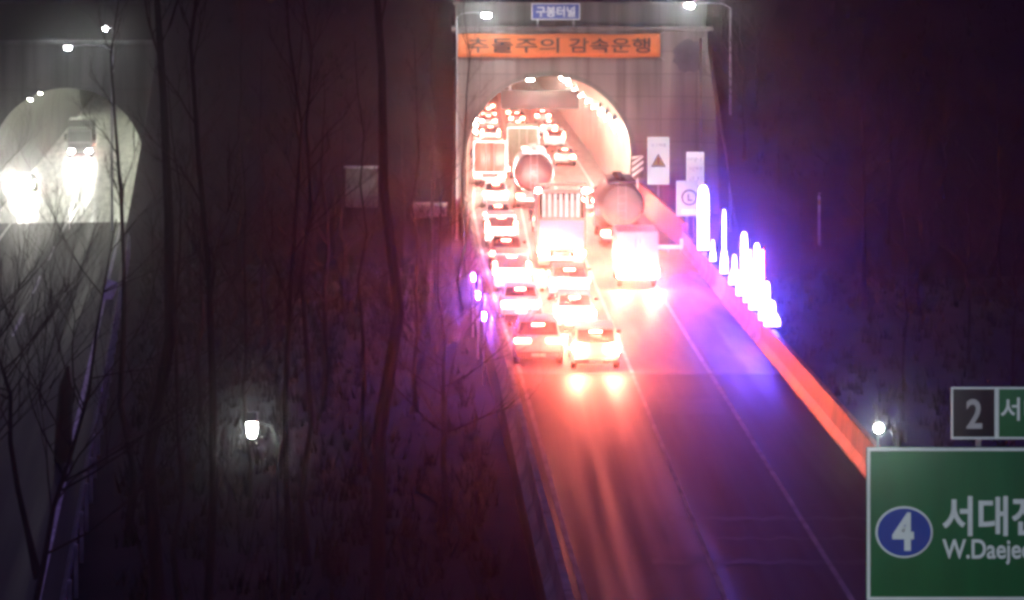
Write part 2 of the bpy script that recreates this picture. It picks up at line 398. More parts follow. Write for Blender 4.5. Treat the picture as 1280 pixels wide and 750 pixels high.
# ------------------------------------------------------------------ terrain
def gz(x, y):
    return -1.9 + .25 * math.sin(x * .21 + y * .13) + .2 * math.sin(x * .5 - y * .07)
bm = B()
xs = [-900, -300, -150] + [-100 + 4 * k for k in range(51)] + [150, 300, 900]
ys = [-60, -30] + [-20 + 5 * k for k in range(36)] + [170, 600, 1500]
g = [[bm.verts.new((x, y, (gz(x, y) if abs(x) < 120 and -25 < y < 165 else -2) - (0 if x > -9 or x < -45 else .3))) for x in xs] for y in ys]
for i in range(len(ys) - 1):
    for k in range(len(xs) - 1): bm.faces.new((g[i][k], g[i][k + 1], g[i + 1][k + 1], g[i + 1][k]))
tag(obj('ground', bm, M['ground']), 'dark rough ground around the carriageways', 'ground', kind='structure')
# hillside the tunnels run into; starts behind the portal walls where they stand
bm = B()
lp0, lp1 = -28.3 - 7.7, -28.3 + 6.2
hx = [-220, -160, -110, -80, -60, -48, -42, -38, lp0 - .3, lp0 + .1] + [lp0 + .1 + (lp1 - lp0 - .2) * k / 5 for k in range(1, 6)] + [lp1 + .2, -19, -15.5, -12, -9, -6.5, -4.4, -1.75, -1.5, 2, 5, 8, 11, 15.1, 15.3, 18, 22, 27, 33, 40, 50, 65, 85, 120, 170, 240]
def hill_col(x):
    if -1.6 < x < 15.2: return (161.9, 13.5, 161.9)
    if lp0 < x < lp1: return (165.8 - (x + 28.3) * -.129 + .0 + .9, 10.9, 0)
    return (146 if x < 0 else 139, -2.2, 0)
cols = []
for x in hx:
    y0, z0, _ = hill_col(x); col = []
    for t in (0, .2, .4, .6, .8, 1):
        yy = y0 + (168 - y0) * t; z = z0 + (13.7 - z0) * t
        if 0 < t and z0 < 0: z += rnd.uniform(-.5, .5); 
        col.append((x, yy, z))
    for yy, z in ((176, 17), (190, 25), (215, 38), (250, 52), (300, 64)):
        col.append((x, yy, z + rnd.uniform(-1, 1) + 2.5 * math.sin(x * .05)))
    cols.append([bm.verts.new(v) for v in col])
for a, b in zip(cols, cols[1:]):
    for k in range(len(a) - 1): bm.faces.new((a[k], b[k], b[k + 1], a[k + 1]))
tag(obj('hillside', bm, M['ground']), 'dark wooded hillside above the tunnel mouths', 'hill', kind='structure')
def hill_z(x, y):
    y0, z0, _ = hill_col(x)
    if y < y0: return gz(x, y)
    if y < 168: return z0 + (13.7 - z0) * (y - y0) / (168 - y0)
    pr = [(168, 13.7), (176, 17), (190, 25), (215, 38), (250, 52), (300, 64)]
    for (a, za), (b, zb) in zip(pr, pr[1:]):
        if a <= y <= b: return za + (zb - za) * (y - a) / (b - a)
    return 64

# ------------------------------------------------------------------ barriers
def profile_run(pts, prof, m, name, parent=None):
    """sweep a closed (u,z) section along plan points; u to the left of travel"""
    bm = B(); rings = []
    for i, (x, y) in enumerate(pts):
        a = pts[max(0, i - 1)]; b = pts[min(len(pts) - 1, i + 1)]
        d = Vector((b[0] - a[0], b[1] - a[1])).normalized(); nrm = Vector((-d.y, d.x))
        rings.append([(x + nrm.x * u, y + nrm.y * u, z) for u, z in prof])
    loft(bm, rings)
    return obj(name, bm, m, parent, smooth=False)
JB = lambda h: [(-.3, -.1), (.3, -.1), (.3, .08), (.14, .34), (.09, h), (-.09, h), (-.14, .34), (-.3, .08)]
ys_ = rng(-12, 159, 4)
b1 = profile_run([(lx(y) - .35, y) for y in ys_], JB(.95), M['barrier_pale'], 'median_barrier')
tag(b1, 'long weathered concrete barrier along the dark median side of the queue', 'barrier')
ys_ = rng(-12, 96, 4)
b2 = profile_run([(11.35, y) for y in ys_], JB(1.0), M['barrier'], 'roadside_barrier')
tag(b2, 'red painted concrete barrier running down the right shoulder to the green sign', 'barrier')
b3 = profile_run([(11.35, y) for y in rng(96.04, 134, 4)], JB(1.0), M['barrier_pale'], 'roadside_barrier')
tag(b3, 'pale violet lit stretch of concrete barrier under the row of blue lights', 'barrier')
bm = B()
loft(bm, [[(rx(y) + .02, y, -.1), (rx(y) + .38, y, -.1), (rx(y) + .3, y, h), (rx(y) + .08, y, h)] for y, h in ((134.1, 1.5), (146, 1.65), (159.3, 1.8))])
tag(obj('transition_wall', bm, M['barrier'], smooth=False), 'taller wall with red light in its colour, flaring out from the right side of the tunnel mouth', 'wall')  # red of the vehicle lights is put into this wall's colour
r = thing('crash_rail', 'short white rail lying across the right shoulder below the round sign', 'rail', (9.4, 132.3, 0))
bm = B(); box(bm, 0, 1.75, -.07, .07, .18, .4, .02); obj('rail', bm, M['white'], r)
bm = B(); box(bm, 1.6, 1.78, -.08, .08, .40, .75, .02); obj('upturned_end', bm, M['white'], r)
for x in (.1, .9, 1.6):
    bm = B(); box(bm, x, x + .1, -.05, .05, 0, .18); obj('foot', bm, M['steel'], r, smooth=False)
# left carriageway guard rail
r = thing('guard_rail', 'grey steel guard rail along the left carriageway catching lamp light', 'guard rail'); left_obj(r)
bm = B(); loft(bm, [[(4.45, y, .45), (4.37, y, .53), (4.45, y, .6), (4.37, y, .67), (4.45, y, .75), (4.5, y, .75), (4.5, y, .45)] for y in rng(-130, -8, 6)]); obj('rail', bm, mat('dull_rail', (.09, .09, .09), .7, .4, 2), r, smooth=False)
for k in range(31):
    bm = B(); box(bm, 4.5, 4.6, -128 + 4 * k, -127.9 + 4 * k, -.6, .8); obj('post', bm, M['steel'], r, smooth=False)
r = thing('lit_rail_patch', 'tall pale board added as the lamp-lit patch of the left guard rail', 'board', Pt(126, 392, 121))  # pale board added as the bright lamp-lit patch on the rail
bm = B(); box(bm, -.28, .28, -.03, .03, .35, 1.75, .01); obj('patch_face', bm, M['sign_white'], r); r.rotation_euler = (R(0), R(22), 0)
bm = B(); box(bm, -.05, .05, .03, .1, -1.2, 1.4); obj('post', bm, M['steel'], r, smooth=False)

# ------------------------------------------------------------------ tunnel fittings
def wall_lamp(parent_label, loc, side, group, m='lum'):
    r = thing('tunnel_lamp', parent_label, 'tunnel lamp', loc, 0, group)
    r.rotation_euler = (0, R(-38 * side), 0)
    bm = B(); box(bm, -.14, .14, -.55, .55, .0, .16, .03); obj('housing', bm, M['steel'], r)
    bm = B(); box(bm, -.12, .12, -.5, .5, -.07, -.004, .02); obj('diffuser', bm, M[m], r)
    return r
def on_arch(deg, inset): return CX + (RR - inset) * math.cos(R(deg)), ZC + (RR - inset) * math.sin(R(deg))
prim = None
n = 0
for y in [163, 172, 181.5, 191, 202, 214, 228, 243, 260, 280, 305, 335, 370]:
    for side, deg in ((1, 19), (-1, 161)):
        x, z = on_arch(deg, .35)
        if prim is None:
            prim = wall_lamp('', (x, y, z), 1, ''); o = prim
        else:
            o = copy_tree(prim); o.location = (x, y, z)
        o.rotation_euler = (0, R(-52 * side), 0)
        if side > 0: tag(o, 'glaring lamp in the row along the right wall of the right tunnel', 'tunnel lamp', 'lamps along the right tunnel wall')
        else: tag(o, 'glaring lamp in the row along the left wall of the right tunnel', 'tunnel lamp', 'lamps along the left tunnel wall')
for i, y in enumerate((163.2, 167.5, 172, 178, 185, 193)):
    for dx in (-1.2, 1.2):
        o = copy_tree(prim); o.location = (CX + dx, y, ZC + math.sqrt((RR - .18) ** 2 - dx * dx)); o.rotation_euler = (0, 0, 0)
        o.scale = (1.8, 1.2, 1)
        tag(o, 'white lamp under the crown of the right tunnel arch', 'tunnel lamp', 'lamps under the tunnel crown')
for i, y in enumerate((167, 177, 187)):
    x, z = on_arch(28, .12)
    r = thing('round_fitting', 'small dark round fitting between the lamps on the right tunnel wall', 'wall fitting', (x, y, z), 0, 'dark round fittings on the tunnel wall')
    r.rotation_euler = (0, R(-60), 0)
    bm = B(); tube(bm, [(0, 0, .1), (0, 0, -.12), (0, 0, -.16)], [.3, .3, .22], 16); obj('casing', bm, M['dark'], r)
    bm = B(); tube(bm, [(0, 0, -.161), (0, 0, -.2)], [.12, .1], 12); obj('lens', bm, M['maroon'], r)
# hanging lane signal board
r = thing('lane_signal_board', 'wide dark red board hanging across the tunnel just below the crown', 'signal board', (CX - .2, 176, 0))
bm = B(); box(bm, -2.8, 2.8, 0, .35, 6.05, 7.3, .03); obj('board', bm, mat('dark_red_board', (.035, .006, .01), .4, .35, 1.1), r)
bm = B(); frame_ring(bm, -2.86, 2.86, 5.99, 7.36, .09, -.04, .0); obj('board_frame', bm, M['dark'], r, smooth=False)
for x in (-2.2, 2.2):
    bm = B(); box(bm, x - .04, x + .04, .1, .18, 7.3, 8.2); obj('hanger', bm, M['steel'], r, smooth=False)
# left tunnel lamps
for k in range(14):
    for sx in (-1, 1):
        x = 5.2 * math.cos(R(58)) * sx; z = 3.9 + 5.05 * math.sin(R(58))
        o = copy_tree(prim); o.matrix_world = LT @ Matrix.Translation((x, 5 + 12 * k, z)) @ Matrix.Rotation(R(-25 * sx), 4, 'Y')
        for c in o.children:
            if 'diffuser' in c.name:
                c.material_slots[0].link = 'OBJECT'; c.material_slots[0].material = M['lum_cool']
        tag(o, 'dim pale lamp along the ceiling of the left tunnel', 'tunnel lamp', 'lamps in the left tunnel')

# ------------------------------------------------------------------ vehicles
def ring(y, w, zb, zt, pinch=.9, n=3):
    h = zt - zb
    half = [(w * .86, zb), (w * .97, zb + .12 * h), (w, zb + .4 * h), (w * .98, zb + .72 * h), (w * pinch, zt - .03), (w * pinch * .82, zt)]
    return [(x, y, z) for x, z in half] + [(-x, y, z) for x, z in reversed(half)]
def quad_panel(bm, pts, t=.012):
    """thin glazing slab standing proud along its normal"""
    p = [Vector(v) for v in pts]; nrm = (p[1] - p[0]).cross(p[3] - p[0]).normalized()
    a = [bm.verts.new(v + nrm * t) for v in p]; b = [bm.verts.new(v - nrm * t) for v in p]
    bm.faces.new(a); bm.faces.new(b[::-1])
    for k in range(4): bm.faces.new((a[k], b[k], b[(k + 1) % 4], a[(k + 1) % 4]))
def wheels(root, xs, ys, r, w=.22):
    for y in ys:
        for s in (-1, 1):
            t = thing_part('wheel', root, (s * xs, y, r))
            bm = B(); tube(bm, [(-w / 2, 0, 0), (-w / 2 + .03, 0, 0), (w / 2 - .03, 0, 0), (w / 2, 0, 0)], [r - .03, r, r, r - .03], 18); obj('tyre', bm, M['black'], t)
            bm = B(); tube(bm, [(s * w / 2 - .01 * s, 0, 0), (s * w / 2 + .012 * s, 0, 0)], [r * .62, r * .55], 14); obj('rim', bm, M['chrome'], t)
def thing_part(name, root, loc):
    o = bpy.data.objects.new(name, None); C.objects.link(o); o.parent = root; o.location = loc; o.empty_display_size = .1
    return o
def lamp_pair(root, name, x0, x1, y0, y1, z0, z1, m):
    for s in (-1, 1):
        bm = B(); a, b = sorted((s * x0, s * x1)); box(bm, a, b, y0, y1, z0, z1, .015); obj(name, bm, m, root)
# every vehicle: origin at the ground under its rear bumper, nose towards +Y
def car(kind):
    root = thing(kind, None, None)
    if kind == 'sedan':
        L, W = 4.6, .9
        st = [(0, .8, .42, .80, .88), (.08, .87, .3, .95, .9), (.5, W, .24, 1.0, .92), (1.3, W, .22, .97, .93), (3.2, W, .22, .93, .92), (4.1, .88, .22, .86, .88), (4.5, .8, .26, .72, .85), (4.6, .7, .36, .6, .85)]
        gh = [(.55, .78, 1.0), (1.25, .64, 1.43), (2.45, .63, 1.45), (3.45, .76, .95)]
        zl = (.68, .86); tx = (.44, .83); th = 0
    elif kind == 'minivan':
        L, W = 4.9, .96
        st = [(0, .9, .42, 1.05, .93), (.05, .94, .3, 1.12, .95), (.4, W, .28, 1.14, .95), (3.4, W, .28, 1.1, .95), (4.3, .92, .28, 1.0, .9), (4.75, .86, .32, .86, .87), (4.9, .76, .4, .7, .86)]
        gh = [(.04, .9, 1.14), (.22, .80, 1.88), (2.9, .79, 1.92), (4.0, .84, 1.1)]
        zl = (.92, 1.5); tx = (.74, .9); th = 0
    elif kind == 'wagon':
        L, W = 4.7, .93
        st = [(0, .84, .4, .92, .9), (.06, .9, .3, 1.0, .92), (.4, W, .24, 1.04, .93), (3.2, W, .24, 1.0, .93), (4.2, .9, .24, .9, .9), (4.6, .82, .28, .76, .87), (4.7, .74, .38, .66, .86)]
        gh = [(.1, .82, 1.03), (.9, .70, 1.48), (2.6, .68, 1.52), (3.6, .78, 1.0)]
        zl = (.84, .95); tx = (.3, .88); th = 0
    else:
        L, W = 4.4, .92
        st = [(0, .84, .42, .95, .9), (.06, .9, .3, 1.05, .92), (.4, W, .26, 1.08, .93), (3.0, W, .26, 1.05, .93), (3.9, .9, .26, .98, .9), (4.3, .82, .3, .82, .87), (4.4, .74, .4, .7, .86)]
        gh = [(.08, .80, 1.06), (.55, .70, 1.62), (2.3, .69, 1.66), (3.3, .78, 1.06)]
        zl = (.82, 1.04); tx = (.5, .86)
    bm = B(); loft(bm, [ring(y, w, a, b, p) for y, w, a, b, p in st]); body = obj('body', bm, M['white'], root)
    bm = B(); (y0, w0, z0), (y1, w1, z1), (y2, w2, z2), (y3, w3, z3) = gh
    loft(bm, [[(-w0, y0, z0 - .08), (-w0 * .98, y0, z0), (w0 * .98, y0, z0), (w0, y0, z0 - .08)],
              [(-w0 - .02, y1, z0 - .08), (-w1, y1, z1), (w1, y1, z1), (w0 + .02, y1, z0 - .08)],
              [(-w0 - .02, y2, z3 - .08), (-w2, y2, z2), (w2, y2, z2), (w0 + .02, y2, z3 - .08)],
              [(-w3, y3, z3 - .08), (-w3 * .98, y3, z3), (w3 * .98, y3, z3), (w3, y3, z3 - .08)]])
    obj('cabin', bm, M['white'], root)
    def lerp(a, b, t): return tuple(a[i] + (b[i] - a[i]) * t for i in range(3))
    bm = B(); a, b, c, d = (-w0 * .9, y0, z0), (w0 * .9, y0, z0), (w1 * .92, y1, z1), (-w1 * .92, y1, z1)
    quad_panel(bm, [lerp(a, d, .08), lerp(b, c, .08), lerp(b, c, .88), lerp(a, d, .88)]); obj('rear_window', bm, M['glass'], root)
    bm = B(); a, b, c, d = (w3 * .9, y3, z3), (-w3 * .9, y3, z3), (-w2 * .92, y2, z2), (w2 * .92, y2, z2)
    quad_panel(bm, [lerp(a, d, .08), lerp(b, c, .08), lerp(b, c, .9), lerp(a, d, .9)]); obj('windscreen', bm, M['glass'], root)
    for s in (-1, 1):
        bm = B(); quad_panel(bm, [(s * (w0 * .98), y1 - .25, z0 + .06), (s * (w0 * .98), y2 + .45, z3 + .06), (s * (w2 + .02), y2 - .02, z2 - .09), (s * (w1 + .02), y1 + .06, z1 - .09)], .03); obj('side_window', bm, M['glass'], root)
    bm = B(); box(bm, -.8, .8, -.07, .12, .3, .52, .04); obj('bumper', bm, M['grey'], root)
    bm = B(); box(bm, -.26, .26, -.09, -.072, .36, .47); obj('number_plate', bm, M['plate'], root, smooth=False)
    lamp_pair(root, 'tail_light', tx[0], tx[1], -.04, .06, zl[0], zl[1], M['tail'])
    bm = B(); box(bm, -.22, .22, y1 - .32, y1 - .26, z1 - .13, z1 - .08); obj('brake_light', bm, M['tail_dim'], root, smooth=False)
    lamp_pair(root, 'headlight', .48, .76, L - .16, L - .03, .6, .76, M['head'] if False else M['marker'])
    for s in (-1, 1):
        bm = B(); box(bm, s * 1.0 - .09, s * 1.0 + .09, y2 + .5, y2 + .62, z3 + .02, z3 + .16, .02); obj('mirror', bm, M['black'], root)
    wheels(root, .79, (.85, L - .85), .32)
    root['len'] = L
    return root
def van():
    root = thing('box_van', None, None); L = 5.2
    bm = B(); box(bm, -1.0, 1.0, 0, 3.6, .55, 2.75, .05); obj('body', bm, M['white'], root)
    for s in (-1, 1):
        bm = B(); box(bm, *sorted((s * .03, s * .95)), -.03, -.002, .62, 2.68, .012); d = obj('rear_door', bm, M['white'], root)
        bm = B(); box(bm, *sorted((s * .08, s * .14)), -.07, -.03, .8, 2.4); obj('handle', bm, M['steel'], d, smooth=False)
    bm = B(); loft(bm, [ring(3.65, .9, .45, 1.95, .9), ring(4.3, .9, .45, 1.95, .88), ring(4.7, .9, .45, 1.3, .9), ring(5.15, .84, .45, 1.1, .9)]); obj('cab', bm, M['white'], root)
    bm = B(); quad_panel(bm, [(.74, 4.72, 1.32), (-.74, 4.72, 1.32), (-.7, 4.33, 1.9), (.7, 4.33, 1.9)]); obj('windscreen', bm, M['glass'], root)
    for s in (-1, 1):
        bm = B(); quad_panel(bm, [(s * .89, 3.75, 1.3), (s * .89, 4.6, 1.3), (s * .82, 4.3, 1.82), (s * .82, 3.75, 1.82)], .02); obj('side_window', bm, M['glass'], root)
    bm = B(); box(bm, -.95, .95, -.12, .05, .42, .54, .02); obj('bumper', bm, M['steel'], root)
    bm = B(); box(bm, -.26, .26, -.14, -.122, .43, .53); obj('number_plate', bm, M['plate'], root, smooth=False)
    lamp_pair(root, 'tail_light', .55, .97, -.08, -.035, .58, .95, M['van_brake'])
    lamp_pair(root, 'headlight', .5, .76, 5.1, 5.17, .7, .86, M['marker'])
    wheels(root, .82, (.95, 4.3), .34)
    root['len'] = L
    return root
def chassis(root, L, cab_m, W=1.22, hi=2.9):
    bm = B(); box(bm, -.45, .45, .2, L - .6, .62, .9); obj('chassis', bm, M['dark'], root, smooth=False)
    bm = B(); y = L - 2.0
    loft(bm, [[(-W, y, .6), (W, y, .6), (W, y, hi), (-W, y, hi)], [(-W, y + 1.5, .55), (W, y + 1.5, .55), (W * .97, y + 1.45, hi), (-W * .97, y + 1.45, hi)], [(-W * .97, L, .55), (W * .97, L, .55), (W * .92, L - .2, hi - .15), (-W * .92, L - .2, hi - .15)]])
    bmesh.ops.bevel(bm, geom=bm.edges[:], offset=.04, segments=1, affect='EDGES'); obj('cab', bm, cab_m, root)
    f = lambda z: L - .2 * (z - .55) / (hi - .7)
    bm = B(); quad_panel(bm, [(W * .84, f(1.6) + .02, 1.6), (-W * .84, f(1.6) + .02, 1.6), (-W * .82, f(2.55) + .02, 2.55), (W * .82, f(2.55) + .02, 2.55)]); obj('windscreen', bm, M['glass'], root)
    for s in (-1, 1):
        bm = B(); box(bm, *sorted((s * (W + .0), s * (W + .03))), y + .5, y + 1.5, 1.6, 2.4, .01); obj('side_window', bm, M['glass'], root)
        bm = B(); box(bm, *sorted((s * (W + .06), s * (W + .3))), y + 1.7, y + 1.8, 1.7, 2.35, .03); obj('mirror', bm, M['black'], root)
    bm = B(); box(bm, -W, W, L + .0, L + .1, .45, .85, .03); obj('bumper', bm, M['grey'], root)
    bm = B(); box(bm, -W * .75, W * .75, L + .0, L + .05, .95, 1.4, .02); obj('grille', bm, M['dark'], root)
    bm = B(); box(bm, -1.1, 1.1, -.06, .1, .5, .68, .02); obj('rear_bar', bm, M['steel'], root)
    bm = B(); box(bm, -.26, .26, -.08, -.062, .52, .64); obj('number_plate', bm, M['plate'], root, smooth=False)
    for s in (-1, 1):
        bm = B(); box(bm, *sorted((s * .62, s * 1.16)), .55, .58, .18, .7); obj('mud_flap', bm, M['black'], root, smooth=False)
    wheels(root, 1.0, (1.2, 2.5, L - 1.2), .5, .34)
    root['len'] = L
def box_truck(load_m, cab_m, h=4.0, L=8.5):
    root = thing('cargo_truck', None, None); chassis(root, L, cab_m)
    bm = B(); box(bm, -1.25, 1.25, 0, L - 2.3, 1.0, h, .04); obj('cargo_box', bm, load_m, root)
    bm = B(); frame_ring(bm, -1.26, 1.26, 1.0, h, .1, -.05, -.003); obj('door_frame', bm, M['steel'], root, smooth=False)
    for s in (-1, 1):
        bm = B(); box(bm, *sorted((s * .02, s * 1.13)), -.03, -.004, 1.12, h - .12, .01); obj('rear_door', bm, load_m, root)
        bm = B(); tube(bm, [(s * .3, -.06, 1.15), (s * .3, -.06, h - .15)], .025, 6); obj('lock_bar', bm, M['chrome'], root)
    lamp_pair(root, 'tail_light', .7, 1.15, -.09, -.02, .72, .94, M['tail'])
    lamp_pair(root, 'headlight', .6, 1.05, 8.6 if L == 8.5 else L + .06, L + .13, .55, .8, M['marker'])
    return root
def stake_truck():
    root = thing('cargo_truck', None, None); L = 9; chassis(root, L, M['red'])
    bm = B(); box(bm, -1.25, 1.25, .06, L - 2.3, 1.0, 1.15, .02); obj('load_bed', bm, M['steel'], root)
    bm = B(); box(bm, -1.12, 1.12, 0, .06, 1.0, 2.55, .02); obj('tailgate', bm, M['lavender'], root)
    bm = B(); frame_ring(bm, -1.26, 1.26, .98, 2.65, .12, -.05, .07); box(bm, -1.26, 1.26, -.04, .08, 3.95, 4.12); box(bm, -1.26, 1.26, .5, .62, 4.25, 4.4)
    for x in (-1.26, 1.16): box(bm, x, x + .1, -.04, .08, 2.65, 3.95)
    obj('rear_frame', bm, M['red'], root, smooth=False)
    bm = B()
    for k in range(7): box(bm, -1.0 + k * .29, -1.0 + k * .29 + .17, .0, .05, 2.7, 3.9)
    obj('upper_slats', bm, M['sign_grey'], root, smooth=False)
    for s in (-1, 1):
        bm = B()
        for z in (1.2, 1.75, 2.3, 2.9, 3.5): box(bm, *sorted((s * 1.2, s * 1.25)), .1, L - 2.3, z, z + .42)
        obj('side_panel', bm, M['lavender'], root, smooth=False)
    bm = B(); box(bm, -1.1, 1.1, .3, L - 2.5, 1.15, 3.6, .15); obj('load', bm, M['olive'], root)
    lamp_pair(root, 'marker_light', 1.1, 1.34, -.14, -.06, 3.98, 4.16, M['marker'])
    lamp_pair(root, 'tail_light', .7, 1.15, -.12, -.06, .72, .96, M['brake'])
    lamp_pair(root, 'headlight', .6, 1.05, L + .06, L + .13, .55, .8, M['marker'])
    return root
def tanker(tank_m, cap_m, rad=1.2, zc=2.3, zs=1.0, band_m=None):
    band_m = band_m or M['chrome']
    root = thing('tanker_truck', None, None); L = 9; chassis(root, L, M['grey'])
    bm = B(); n = 24; rr = []
    for y, k in ((.1, .05), (.12, .6), (.25, .87), (.5, 1), (3, 1), (L - 2.6, 1), (L - 2.35, .8), (L - 2.3, .1)):
        rr.append([(rad * k * math.cos(2 * PI * q / n), y, zc + rad * zs * k * math.sin(2 * PI * q / n)) for q in range(n)])
    loft(bm, rr); obj('tank', bm, tank_m, root)
    for y in (.9, 2.4, 4.2, 6.0):
        bm = B()
        loft(bm, [[((rad + .04) * math.cos(2 * PI * q / n), yy, zc + (rad * zs + .04) * math.sin(2 * PI * q / n)) for q in range(n)] for yy in (y, y + .1)]); obj('tank_band', bm, band_m, root)
    bm = B(); box(bm, -.8, .8, .3, L - 2.8, zc + rad * zs - .04, zc + rad * zs + .12, .02); obj('walkway', bm, cap_m, root)
    for y in (1.5, 3.4, 5.2):
        bm = B(); tube(bm, [(0, y, zc + rad * zs + .1), (0, y, zc + rad * zs + .32)], .28, 14); obj('hatch', bm, cap_m, root)
    bm = B()
    for x in (-.22, .22): tube(bm, [(x, 0, 1.0), (x, -.02, zc), (x, .25, zc + rad * zs)], .02, 6)
    for z in (1.3, 1.7, 2.1, 2.5, 2.9): tube(bm, [(-.22, -.02, z), (.22, -.02, z)], .015, 6)
    obj('ladder', bm, M['steel'], root)
    bm = B(); box(bm, -1.15, 1.15, .1, L - 2.4, .92, 1.15, .02); obj('tank_cradle', bm, M['dark'], root)
    lamp_pair(root, 'tail_light', .7, 1.15, -.1, -.02, .72, .96, M['tail'])
    lamp_pair(root, 'headlight', .6, 1.05, L + .06, L + .13, .55, .8, M['marker'])
    return root
PAINTED = ('body', 'cabin', 'cab')
def place(root, x, y, label, cat, paint=None, rz=0, group=None, beam=0, brake=None, off=None):
    root.location = (x, y, 0); root.rotation_euler = (0, 0, rz); tag(root, label, cat, group)
    if cat == 'car': root.scale = (rnd.uniform(.95, 1.04), rnd.uniform(.94, 1.06), rnd.uniform(.94, 1.13))
    for c in root.children:
        nm = c.name.split('.')[0]
        if paint and nm in PAINTED:
            c.material_slots[0].link = 'OBJECT'; c.material_slots[0].material = M[paint]
        if brake and nm == 'tail_light':
            c.material_slots[0].link = 'OBJECT'; c.material_slots[0].material = M[brake]
    if beam: spot('headlamp_beam', root, (0, root['len'] + .25, .72), beam, 62, (1, .95, .86), (0, 1, -.045), .8, .25)
    return root
protos = {k: car(k) for k in ('sedan', 'hatchback', 'minivan', 'wagon')}
used = set()
def new(kind):
    if kind not in used:
        used.add(kind); return protos[kind]
    return copy_tree(protos[kind])
Q = 'vehicles queuing into the right tunnel'
place(new('hatchback'), 4.3, 89.2, 'white hatchback last in the middle lane, glaring brake lights closest to the camera', 'car', 'white', group=Q, beam=6500, brake='brake')
place(new('wagon'), 2.2, 90.4, 'white estate car last in the lane along the median barrier', 'car', 'white', group=Q, beam=2600, brake='tail_dim')
place(new('sedan'), 3.95, 99.6, 'white sedan directly ahead of the last white hatchback in the middle lane', 'car', 'white', group=Q, beam=4400, brake='brake')
place(new('wagon'), 4.15, 111, 'silver estate car close behind the slatted truck with violet tailgate', 'car', 'silver', group=Q, beam=500, brake='tail')
place(new('sedan'), 1.75, 103.5, 'white sedan in the median lane, second from the end of its queue', 'car', 'white', group=Q, beam=5000, brake='tail_dim')
place(new('minivan'), 1.5, 113.5, 'grey minivan in the median lane, third from the end of its queue', 'car', 'grey', group=Q, beam=5000, brake='tail_dim')
place(new('sedan'), 1.35, 123.5, 'dark sedan in the median lane alongside the slatted truck', 'car', 'darkcar', group=Q, beam=5000, brake='tail')
place(new('minivan'), 1.2, 134.5, 'white minivan in the median lane two cars short of the tunnel mouth', 'car', 'white', group=Q, beam=5000, brake='tail')
place(new('wagon'), 1.1, 146, 'silver estate car in the median lane right before the tunnel mouth', 'car', 'silver', group=Q, beam=4000, brake='tail')
place(new('hatchback'), 1.05, 161, 'white hatchback in the median lane just inside the tunnel behind a red truck', 'car', 'white', group=Q, beam=4000, brake='tail')
place(stake_truck(), 4.2, 123.5, 'tall slatted truck with red frame, pale violet tailgate and two top marker lamps', 'truck', group=Q, beam=6500)
place(van(), 7.55, 115.2, 'white box van last in the right lane, brake lights flooding the road red', 'van', 'white', group=Q, beam=6500)
place(tanker(M['tank'], M['maroon'], 1.25, 2.35, 1.0, M['grey']), 7.95, 134.5, 'grey tanker truck with round tank end ahead of the white box van', 'tanker', group=Q, beam=6500)
place(tanker(M['maroon'], M['silver'], 1.3, 2.4), 3.6, 160.5, 'maroon tanker with bright ringed tank in the tunnel mouth ahead of the slatted truck', 'tanker', group=Q, beam=6500, brake='tail')
place(new('sedan'), 4.0, 143.5, 'white sedan hemmed between the slatted truck and the maroon tanker', 'car', 'white', group=Q, beam=4000, brake='tail')
place(new('sedan'), 7.2, 157.5, 'white sedan at the tunnel mouth in the right lane beside the grey tanker', 'car', 'white', group=Q, beam=4000, brake='brake')
place(box_truck(M['olive'], M['white'], 4.1), 3.35, 187, 'box truck with grey green rear doors above the maroon tanker inside the tunnel', 'truck', group=Q, beam=6500, brake='tail')
place(box_truck(M['red'], M['red'], 3.4, 7.5), .75, 180, 'red box truck along the left wall inside the tunnel', 'truck', group=Q, beam=6500, brake='tail')
far = [('sedan', 7.2, 203), ('hatchback', 1.0, 203), ('minivan', 3.9, 208), ('wagon', .9, 216), ('sedan', 4.0, 222), ('minivan', 7.1, 228), ('minivan', 1.0, 230), ('hatchback', 4.1, 236), ('sedan', 1.0, 245), ('sedan', 7.2, 250), ('sedan', 4.0, 252), ('hatchback', .9, 262), ('hatchback', 4.1, 268), ('sedan', 1.0, 282), ('sedan', 4.0, 288), ('hatchback', 7.2, 276), ('sedan', 1.0, 304), ('hatchback', 4.0, 312), ('sedan', 7.2, 308)]
cols_ = ['white', 'silver', 'grey', 'darkcar', 'white']
for i, (k, x, y) in enumerate(far):
    place(new(k), x, y, 'car deep in the tunnel queue beyond the box trucks, washed out by brake light glare', 'car', cols_[i % 5], group='cars deep inside the right tunnel', beam=3000 if y < 240 else 0, brake='tail')
# oncoming traffic in the left tunnel
def oncoming(root, lx_, ly, label, cat, paint, e):
    place(root, 0, 0, label, cat, paint, brake='tail_dim', group='oncoming vehicles in the left tunnel')
    root.matrix_world = LT @ Matrix.Translation((lx_, ly + root['len'], 0)) @ Matrix.Rotation(PI, 4, 'Z')
    for c in root.children:
        nm = c.name.split('.')[0]
        if nm == 'headlight':
            c.material_slots[0].link = 'OBJECT'; c.material_slots[0].material = M['head']
    for s in (-1, 1): spot('headlamp_beam', root, (s * .8, root['len'] + .3, .85), e, 24, (1, .98, .9), (0, 1, -.14), .9, .2)
oncoming(box_truck(M['grey'], M['grey'], 3.6, 8.0), -1.6, 68, 'dark truck with blazing headlights coming out of the left tunnel', 'truck', None, 9000)
oncoming(copy_tree(protos['sedan']), -4.4, 24, 'car with blazing headlights close to the left edge of the left tunnel', 'car', 'silver', 500)

